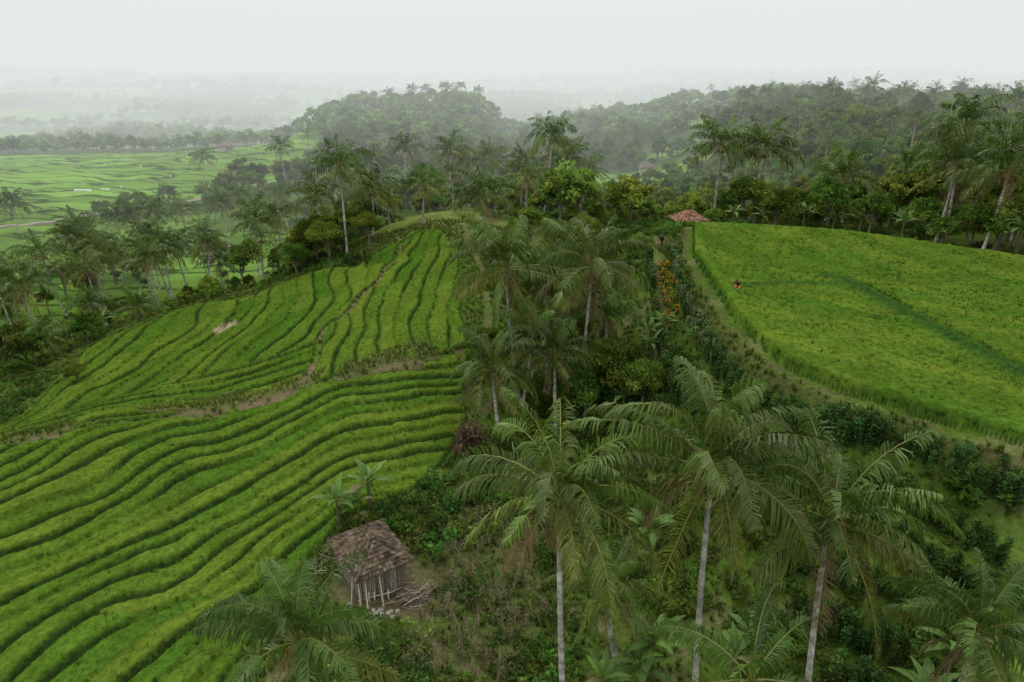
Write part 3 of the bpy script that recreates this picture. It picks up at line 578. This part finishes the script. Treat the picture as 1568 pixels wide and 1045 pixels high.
def hut(name,loc,ang,lx,ly,he,hr,col=(.075,.052,.04),wall=(.2,.18,.14)):
    r=np.random.default_rng(int(abs(loc[0]*10)));e=empty(name,loc,(0,0,ang));hx,hy=lx/2,ly/2
    mb=MB();rl=max(.12,(lx-ly)/2*.9)
    A,B,Cc,Dd=(-hx,-hy,he),(hx,-hy,he),(hx,hy,he),(-hx,hy,he);R0,R1=(-rl,0,he+hr),(rl,0,he+hr)
    tile_plane(mb,A,B,R1,R0,.2,.2,r,col);tile_plane(mb,Cc,Dd,R0,R1,.2,.2,r,col);tile_plane(mb,B,Cc,R1,R1,.2,.2,r,col);tile_plane(mb,Dd,A,R0,R0,.2,.2,r,col)
    for s,t in((A,R0),(B,R1),(Cc,R1),(Dd,R0),(R0,R1)):
        s,t=np.array(s),np.array(t);k=6
        for i in range(k):
            p=s+(t-s)*i/k;q_=s+(t-s)*(i+1.1)/k;tube(mb,[p+(0,0,.06),q_+(0,0,.08)],[.065,.055],np.array(col)*r.uniform(.7,1.5),6,1)
    for s,t in((A,B),(B,Cc),(Cc,Dd),(Dd,A)): tube(mb,[s,t],[.045,.045],(.1,.08,.055),5,0)
    obj('roof',mb.mesh('roof',[M_WOOD,M_TILE]),parent=e)
    mb=MB();wx,wy=hx*.80,hy*.80
    for sx in(-1,0,1):
        for sy in(-1,1): tube(mb,[(sx*wx,sy*wy,-.4),(sx*wx,sy*wy,he+.12)],[.055,.05],(.16,.14,.11),6,0)
    def slats(p,q_,z0,z1,skip):
        p,q_=np.array(p),np.array(q_);n_=int(np.linalg.norm(q_-p)/.11);a=math.atan2(q_[1]-p[1],q_[0]-p[0])
        for i in range(n_):
            if r.random()<skip: continue
            c=p+(q_-p)*(i+.5)/n_;h=z1-z0-r.uniform(0,.22)
            box(mb,(c[0],c[1],z0+h/2),(.085,.022,h),np.array(wall)*r.uniform(.5,1.35),rotz(a+r.normal(0,.05)))
    slats((-wx,-wy),(-wx,wy),0,he-.05,.04);slats((-wx,wy),(wx,wy),0,he-.05,.04)
    slats((-wx,-wy-.0),(wx*.1,-wy),0,he-.1,.12);slats((wx,-wy),(wx,wy),0,he*.62,.25)
    for zz in(.5,1.2): 
        tube(mb,[(-wx-.04,-wy-.04,zz),(wx*.1,-wy-.04,zz+.03)],[.025,.025],(.14,.12,.09),5);tube(mb,[(wx+.05,-wy,zz),(wx+.05,wy,zz)],[.025,.025],(.14,.12,.09),5)
    obj('walls',mb.mesh('walls',[M_WOOD]),parent=e);return e
zh=gz(*HUTC)
e=hut('field_hut',(HUTC[0],HUTC[1],zh+.0),math.radians(124.3),3.9,3.05,1.75,1.15,(.07,.053,.037))
mb=MB();r=np.random.default_rng(4)
for (bx,by,tx,ty,h) in[(-7.4,26.4,-7.6,27.0,2.4),(-7.0,26.2,-7.3,27.2,2.1),(-7.9,26.6,-7.8,27.2,1.9),(-6.3,26.5,-6.6,27.3,1.7)]:
    tube(mb,[(bx,by,gz(bx,by)),(tx,ty,gz(bx,by)+h)],[.04,.03],(.36,.33,.25),6)
for i in range(5):
    x_=-7.4+i*.3+r.normal(0,.05);y_=26.75+i*.11;zz=gz(x_,y_);box(mb,(x_,y_,zz+.25),(.07,.04,.45+.3*r.random()),(.45,.43,.37),rotz(.33+r.normal(0,.2)))
tube(mb,[(-7.6,26.72,zh+.3),(-5.9,27.25,zh+.42)],[.025,.025],(.4,.38,.32),5)
obj('wooden_fence',mb.mesh('wooden_fence',[M_WOOD]))
mb=MB()
for i in range(26):
    a=r.uniform(0,6.28);d=abs(r.normal(0,.6));x_,y_=-6.6+d*math.cos(a)*1.7,25.9+d*math.sin(a)*.6;zz=gz(x_,y_);s=r.uniform(.08,.2)
    h=np.array([-1,-.7,0,.7,1])*s*.7;tube(mb,np.c_[x_+0*h,y_+0*h,zz+s*.35+h],np.array([.1,.75,1,.7,.1])*s,np.array([.24,.23,.2])*r.uniform(.6,1.5),6)
obj('stone_pile',mb.mesh('stone_pile',[M_STONE]))
mb=MB()
for i in range(70):
    a=r.normal(.5,.35);L_=r.uniform(.5,1.5);c=np.array([-4.9+r.normal(0,.35),27.6+r.normal(0,.35),0]);c[2]=gz(c[0],c[1])+r.uniform(.03,.5);d=np.array([math.cos(a),math.sin(a),r.normal(0,.15)])*L_/2
    tube(mb,[c-d,c+r.normal(0,.04,3),c+d],[.03,.028,.018],np.array([.2,.17,.13])*r.uniform(.5,1.4),5)
obj('firewood_pile',mb.mesh('firewood_pile',[M_WOOD]))
mb=MB()
for i in range(60):
    a=r.uniform(0,6.28);L_=r.uniform(.4,1.2);c=np.array([-9.9+r.normal(0,.4),29.2+r.normal(0,.4),0]);c[2]=gz(c[0],c[1])+r.uniform(.03,.7);d=np.array([math.cos(a),math.sin(a),r.normal(0,.3)])*L_/2
    tube(mb,[c-d,c+d],[.022,.012],np.array([.22,.18,.13])*r.uniform(.5,1.3),4)
obj('brushwood_pile',mb.mesh('brushwood_pile',[M_WOOD]))
hut('farm_shelter',(20.8,80.2,-17.35+DZ),.1,3.9,3.4,1.5,1.0,(.20,.11,.07))
for (x_,y_,lx,c) in[(-73,263,6,(.16,.1,.08)),(-25.6,200,6,(.13,.1,.09)),(-23.4,350,7,(.2,.17,.15)),(-124.6,308,7,(.2,.16,.13)),(44.2,229.6,5,(.17,.13,.11)),(-110,430,10,(.25,.2,.18)),(-20,260,6,(.16,.12,.1))]:
    hut('farm_building',(x_,y_,gz(x_,y_)),.2,lx,lx*.7,2.6,1.6,c,wall=(.4,.38,.34))
e=empty('hill_house',(78.6,272.7,gz(78.6,272.7)));mb=MB();box(mb,(0,0,4.7),(5,4.4,9.4),(.30,.29,.27));box(mb,(0,0,9.6),(5.8,5.2,.35),(.24,.22,.2));
for zz in(2,5,7.8):
    for xx in(-1.3,1.3): box(mb,(xx,-2.21,zz),(.9,.06,1.3),(.03,.035,.04));box(mb,(xx,-2.25,zz-.72),(1.1,.12,.1),(.4,.4,.38))
box(mb,(0,0,10.3),(3,3,1.1),(.26,.24,.22));obj('walls',mb.mesh('walls',[M_STONE]),parent=e)
pl=np.array([(-190,128),(-150,140),(-116.4,153.9),(-108.5,165.2),(-86.4,200.7),(-75.4,219.6),(-66,245),(-62,280)],float)
tt=np.linspace(0,len(pl)-1,90);cx=np.interp(tt,np.arange(len(pl)),pl[:,0]);cy=np.interp(tt,np.arange(len(pl)),pl[:,1]);T=nrm(np.gradient(np.c_[cx,cy],axis=0));Nn=np.c_[-T[:,1],T[:,0]]
rows=[];off=[-1.4,-1.2,0,1.2,1.4];hh=[-.5,.35,.42,.35,-.5]
for o_,h_ in zip(off,hh):
    xx=cx+Nn[:,0]*o_;yy=cy+Nn[:,1]*o_;rows.append(np.c_[xx,yy,base(cx,cy)+DZ+h_])
V=np.concatenate(rows);k=90;F=[(a*k+i,a*k+i+1,(a+1)*k+i+1,(a+1)*k+i) for a in range(4) for i in range(k-1)]
mb=MB();mb.add(V,F,(.18,.165,.12));obj('dirt_road',mb.mesh('dirt_road',[M_STONE]))
mb=MB();M_PL=colmat('white_plastic',.5,.4,0,5,.08)
for i in range(46):
    x_=r.uniform(-230,-85);y_=r.uniform(165,310)
    if sdf(np.array([x_]),np.array([y_]),FIELDS['far'])[0]>-3: continue
    zz=gz(x_,y_);tube(mb,[(x_,y_,zz),(x_,y_,zz+1.3)],[.03,.03],(.3,.28,.2),4);box(mb,(x_+.22,y_,zz+1.1),(.45,.05,.5),(.7,.71,.7),rotz(r.uniform(0,3)))
obj('bird_scaring_flags',mb.mesh('bird_scaring_flags',[M_PL]))
for (x_,y_,l_,w_) in[(-126,203,5,.4),(-122,207,3,.35)]:
    mb=MB();n_=12;xs=np.linspace(-l_/2,l_/2,n_);q_=np.random.default_rng(int(-x_));zc_=float(base(np.array([x_]),np.array([y_]))[0])+DZ+.4
    rws=[np.c_[x_+xs,np.full(n_,y_+o_)+q_.normal(0,.06,n_),np.full(n_,zc_+h_)] for o_,h_ in((-w_/2,-.5),(-w_/4,.0),(w_/4,.05),(w_/2,-.5))]
    mb.add(np.concatenate(rws),[(a*n_+i,a*n_+i+1,(a+1)*n_+i+1,(a+1)*n_+i) for a in range(3) for i in range(n_-1)],(.6,.62,.6));obj('plastic_sheet',mb.mesh('plastic_sheet',[M_PL]))

# ------------------------------------------------------------------ people
def person(name,loc,ang,J,cols,extra=None):
    names=list(J);me=bpy.data.meshes.new(name);E=[]
    bones=[('pelvis','waist','top'),('waist','chest','top'),('chest','neck','top'),('neck','head','skin'),('head','crown','hair')]
    for s in 'LR':
        bones+=[('chest','sh'+s,'top'),('sh'+s,'el'+s,'sleeve'),('el'+s,'wr'+s,'skin'),('wr'+s,'pa'+s,'skin'),('pelvis','hip'+s,'leg'),('hip'+s,'kn'+s,'leg'),('kn'+s,'an'+s,'shin'),('an'+s,'toe'+s,'skin')]
    for s in 'LR':
        w=np.array(J['wr'+s][0]);p=np.array(J['pa'+s][0]);d=nrm(p-w);sd=nrm(np.cross(d,[0,1,.1]))
        for f in range(5):
            o_=(f-1.5)*.02 if f<4 else -.045;l_=[.075,.085,.08,.062,.05][f];nm='f%s%d'%(s,f)
            st=p if f<4 else (w+p)/2
            J[nm+'a']=(tuple(st+sd*o_+d*.01),.009);J[nm+'b']=(tuple(st+sd*o_*1.15+d*l_*.55),.009);J[nm+'c']=(tuple(st+sd*o_*1.1+d*l_+np.array([0,-.015,-.01])),.007)
            bones+=[('pa'+s,nm+'a','skin'),(nm+'a',nm+'b','skin'),(nm+'b',nm+'c','skin')]
    names=list(J);ix={k:i for i,k in enumerate(names)}
    me.from_pydata([J[k][0] for k in names],[(ix[a],ix[b]) for a,b,_ in bones],[])
    o=bpy.data.objects.new(name+'_src',me);COL.objects.link(o);o.modifiers.new('s','SKIN')
    for i,k in enumerate(names):
        v=me.skin_vertices[0].data[i];rr_=J[k][1];v.radius=(rr_,rr_) if np.isscalar(rr_) else rr_;v.use_root=(k=='pelvis')
    sb=o.modifiers.new('u','SUBSURF');sb.levels=1;sb.render_levels=1
    dg=bpy.context.evaluated_depsgraph_get();ev=bpy.data.meshes.new_from_object(o.evaluated_get(dg));ev.name=name+'_body'
    bpy.data.objects.remove(o)
    co=np.array([v.co[:] for v in ev.vertices]);best=np.full(len(co),1e9);cc=np.zeros((len(co),3))
    for a,b,g in bones:
        A_,B_=np.array(J[a][0]),np.array(J[b][0]);e_=B_-A_;t_=np.clip((co-A_)@e_/max(e_@e_,1e-9),0,1);d_=np.linalg.norm(co-A_-t_[:,None]*e_,axis=1);k=d_<best;best[k]=d_[k];cc[k]=cols[g]
    at_=ev.color_attributes.new('Col','FLOAT_COLOR','POINT');at_.data.foreach_set('color',np.c_[cc,np.ones(len(cc))].astype(np.float32).ravel())
    ev.materials.clear();ev.materials.append(M_CLOTH);ev.polygons.foreach_set('use_smooth',[True]*len(ev.polygons))
    e=empty(name,loc,(0,0,ang));obj('body',ev,parent=e)
    mb=MB();H_=np.array(J['head'][0])
    tube(mb,[H_+(0,-.085,.02),H_+(0,-.115,-.015),H_+(0,-.09,-.03)],[.008,.016,.01],cols['skin'],6)
    for s in(-1,1):
        box(mb,H_+(s*.032,-.092,.022),(.024,.01,.012),(.02,.015,.012));tube(mb,[H_+(s*.085,.0,-.02),H_+(s*.095,.005,.0),H_+(s*.088,.005,.03)],[.01,.02,.01],cols['skin'],6)
    box(mb,H_+(0,-.092,-.05),(.045,.01,.01),(.22,.07,.05));
    if extra: extra(mb,H_,J)
    obj('face_and_headwear',mb.mesh('face',[M_CLOTH]),parent=e);return e
skin=(.22,.12,.07)
def std():
    J={'pelvis':((0,0,.92),.125),'waist':((0,0,1.05),.115),'chest':((0,.01,1.27),.14),'neck':((0,.01,1.45),.055),'head':((0,-.01,1.58),.088),'crown':((0,0,1.66),.08)}
    for s,g in(('L',-1),('R',1)):
        J['sh'+s]=((g*.17,.01,1.38),.062);J['el'+s]=((g*.25,.03,1.12),.046);J['wr'+s]=((g*.22,-.12,.92),.032);J['pa'+s]=((g*.215,-.17,.86),(.02,.038))
        J['hip'+s]=((g*.09,0,.85),.095);J['kn'+s]=((g*.11,-.02,.48),.065);J['an'+s]=((g*.12,.02,.09),.042);J['toe'+s]=((g*.13,-.13,.03),.035)
    return J
def hat(mb,H_,J):
    P=[H_+(0,0,h) for h in(.05,.07,.11,.17,.2)];tube(mb,P,[.27,.2,.12,.1,.01],(.03,.028,.025),14)
person('farmer_standing',(14.0,62.9,gz(14.0,62.9)),.4,std(),{'top':(.012,.012,.014),'sleeve':(.012,.012,.014),'skin':skin,'hair':(.015,.012,.01),'leg':(.03,.03,.035),'shin':(.03,.03,.035)},hat)
def bent():
    J={'pelvis':((0,.12,.55),.13),'waist':((0,.06,.66),.12),'chest':((0,-.12,.84),.14),'neck':((0,-.25,.96),.055),'head':((0,-.33,1.05),.088),'crown':((0,-.33,1.14),.082)}
    for s,g in(('L',-1),('R',1)):
        J['sh'+s]=((g*.17,-.18,.93),.06);J['el'+s]=((g*.24,-.33,.70),.045);J['wr'+s]=((g*.15,-.5,.52),.03);J['pa'+s]=((g*.13,-.56,.47),(.02,.036))
        J['hip'+s]=((g*.1,.1,.5),.1);J['kn'+s]=((g*.18,-.28,.45),.068);J['an'+s]=((g*.13,.02,.08),.042);J['toe'+s]=((g*.15,-.13,.03),.035)
    return J
person('farmer_crouching',(17.1,49.7,gz(17.1,49.7)+.05),-.6,bent(),{'top':(.03,.022,.02),'sleeve':(.03,.022,.02),'skin':skin,'hair':(.012,.01,.009),'leg':(.45,.16,.03),'shin':(.45,.16,.03)})
mb=MB();h=np.array([0,.06,.2,.36,.42,.5]);
for dx in(0,.55): tube(mb,np.c_[dx+.03*np.sin(h*9),0*h,h],[.1,.2,.23,.17,.07,.11],(.6,.6,.57),9)
obj('white_sack',mb.mesh('white_sack',[M_CLOTH],True),(14.5,62.2,gz(14.5,62.2)))

# ------------------------------------------------------------------ distance haze: airlight put in as emission of absorbing boxes
def haze_glow(y0,sg,top,col=(.775,.825,.80,1)):
    m,nt,out=newmat('haze_glow')
    ab=N(nt,'ShaderNodeVolumeAbsorption');ab.inputs['Color'].default_value=(0,0,0,1);ab.inputs['Density'].default_value=sg
    em=N(nt,'ShaderNodeEmission');em.inputs['Color'].default_value=col;em.inputs['Strength'].default_value=sg
    ad=N(nt,'ShaderNodeAddShader');nt.links.new(ab.outputs[0],ad.inputs[0]);nt.links.new(em.outputs[0],ad.inputs[1]);nt.links.new(ad.outputs[0],out.inputs['Volume'])
    mb=MB();y1=9500;box(mb,(0,(y0+y1)/2,(top-90)/2),(14000,y1-y0,top+90),(1,1,1));obj('haze_glow',mb.mesh('haze_glow',[m]))
haze_glow(95,1/1000,170);haze_glow(330,1/1100,140.5)

# ------------------------------------------------------------------ overcast sky + soft sun
w=bpy.data.worlds.new('World');SC.world=w;w.use_nodes=True;nt=w.node_tree;nt.nodes.clear();L=nt.links.new
EL,RO=math.radians(58),math.radians(-40)
out=N(nt,'ShaderNodeOutputWorld');bg=N(nt,'ShaderNodeBackground');sky=N(nt,'ShaderNodeTexSky',sky_type='NISHITA');sky.sun_disc=False;sky.sun_elevation=EL;sky.sun_rotation=RO
bg.inputs['Strength'].default_value=.1
hs=N(nt,'ShaderNodeHueSaturation');hs.inputs['Saturation'].default_value=.15;L(sky.outputs[0],hs.inputs['Color'])
tc=N(nt,'ShaderNodeTexCoord');mp=N(nt,'ShaderNodeMapping');mp.inputs['Scale'].default_value=(1,1,5);L(tc.outputs['Generated'],mp.inputs[0])
no=N(nt,'ShaderNodeTexNoise');no.inputs['Scale'].default_value=1.6;no.inputs['Detail'].default_value=5;L(mp.outputs[0],no.inputs['Vector'])
rp=N(nt,'ShaderNodeMapRange');rp.inputs[1].default_value=.3;rp.inputs[2].default_value=.7;rp.inputs[3].default_value=.90;rp.inputs[4].default_value=1.08;L(no.outputs['Fac'],rp.inputs[0])
sp3=N(nt,'ShaderNodeSeparateXYZ');L(tc.outputs['Generated'],sp3.inputs[0])
zr=N(nt,'ShaderNodeMapRange');zr.inputs[1].default_value=.1;zr.inputs[2].default_value=.8;zr.inputs[3].default_value=9.8;zr.inputs[4].default_value=21;L(sp3.outputs['Z'],zr.inputs[0])
vm=N(nt,'ShaderNodeMath',operation='MULTIPLY');L(zr.outputs[0],vm.inputs[0]);L(rp.outputs[0],vm.inputs[1])
cl=N(nt,'ShaderNodeMix',data_type='RGBA',blend_type='MULTIPLY');cl.inputs[0].default_value=1;cl.inputs[6].default_value=(1,1,.975,1);L(vm.outputs[0],cl.inputs[7])
mx_=N(nt,'ShaderNodeMix',data_type='RGBA');mx_.inputs[0].default_value=.92;L(hs.outputs[0],mx_.inputs[6]);L(cl.outputs[2],mx_.inputs[7])
L(mx_.outputs[2],bg.inputs[0]);L(bg.outputs[0],out.inputs[0])
ld=bpy.data.lights.new('sun','SUN');ld.energy=1.4;ld.angle=math.radians(18);ld.color=(1,.97,.88)
so=bpy.data.objects.new('sun',ld);COL.objects.link(so)
d=Vector((math.sin(RO)*math.cos(EL),math.cos(RO)*math.cos(EL),math.sin(EL)));so.rotation_euler=d.to_track_quat('Z','Y').to_euler();so.location=(0,0,120)
cd=bpy.data.cameras.new('camera');cd.lens=24;cd.sensor_width=36;cd.clip_end=30000;cd.clip_start=.1
co=bpy.data.objects.new('camera',cd);co.location=(0,0,DZ);co.rotation_euler=(math.radians(68.7),0,0);COL.objects.link(co);SC.camera=co
SC.view_settings.view_transform='Standard';SC.view_settings.look='None';SC.view_settings.exposure=0
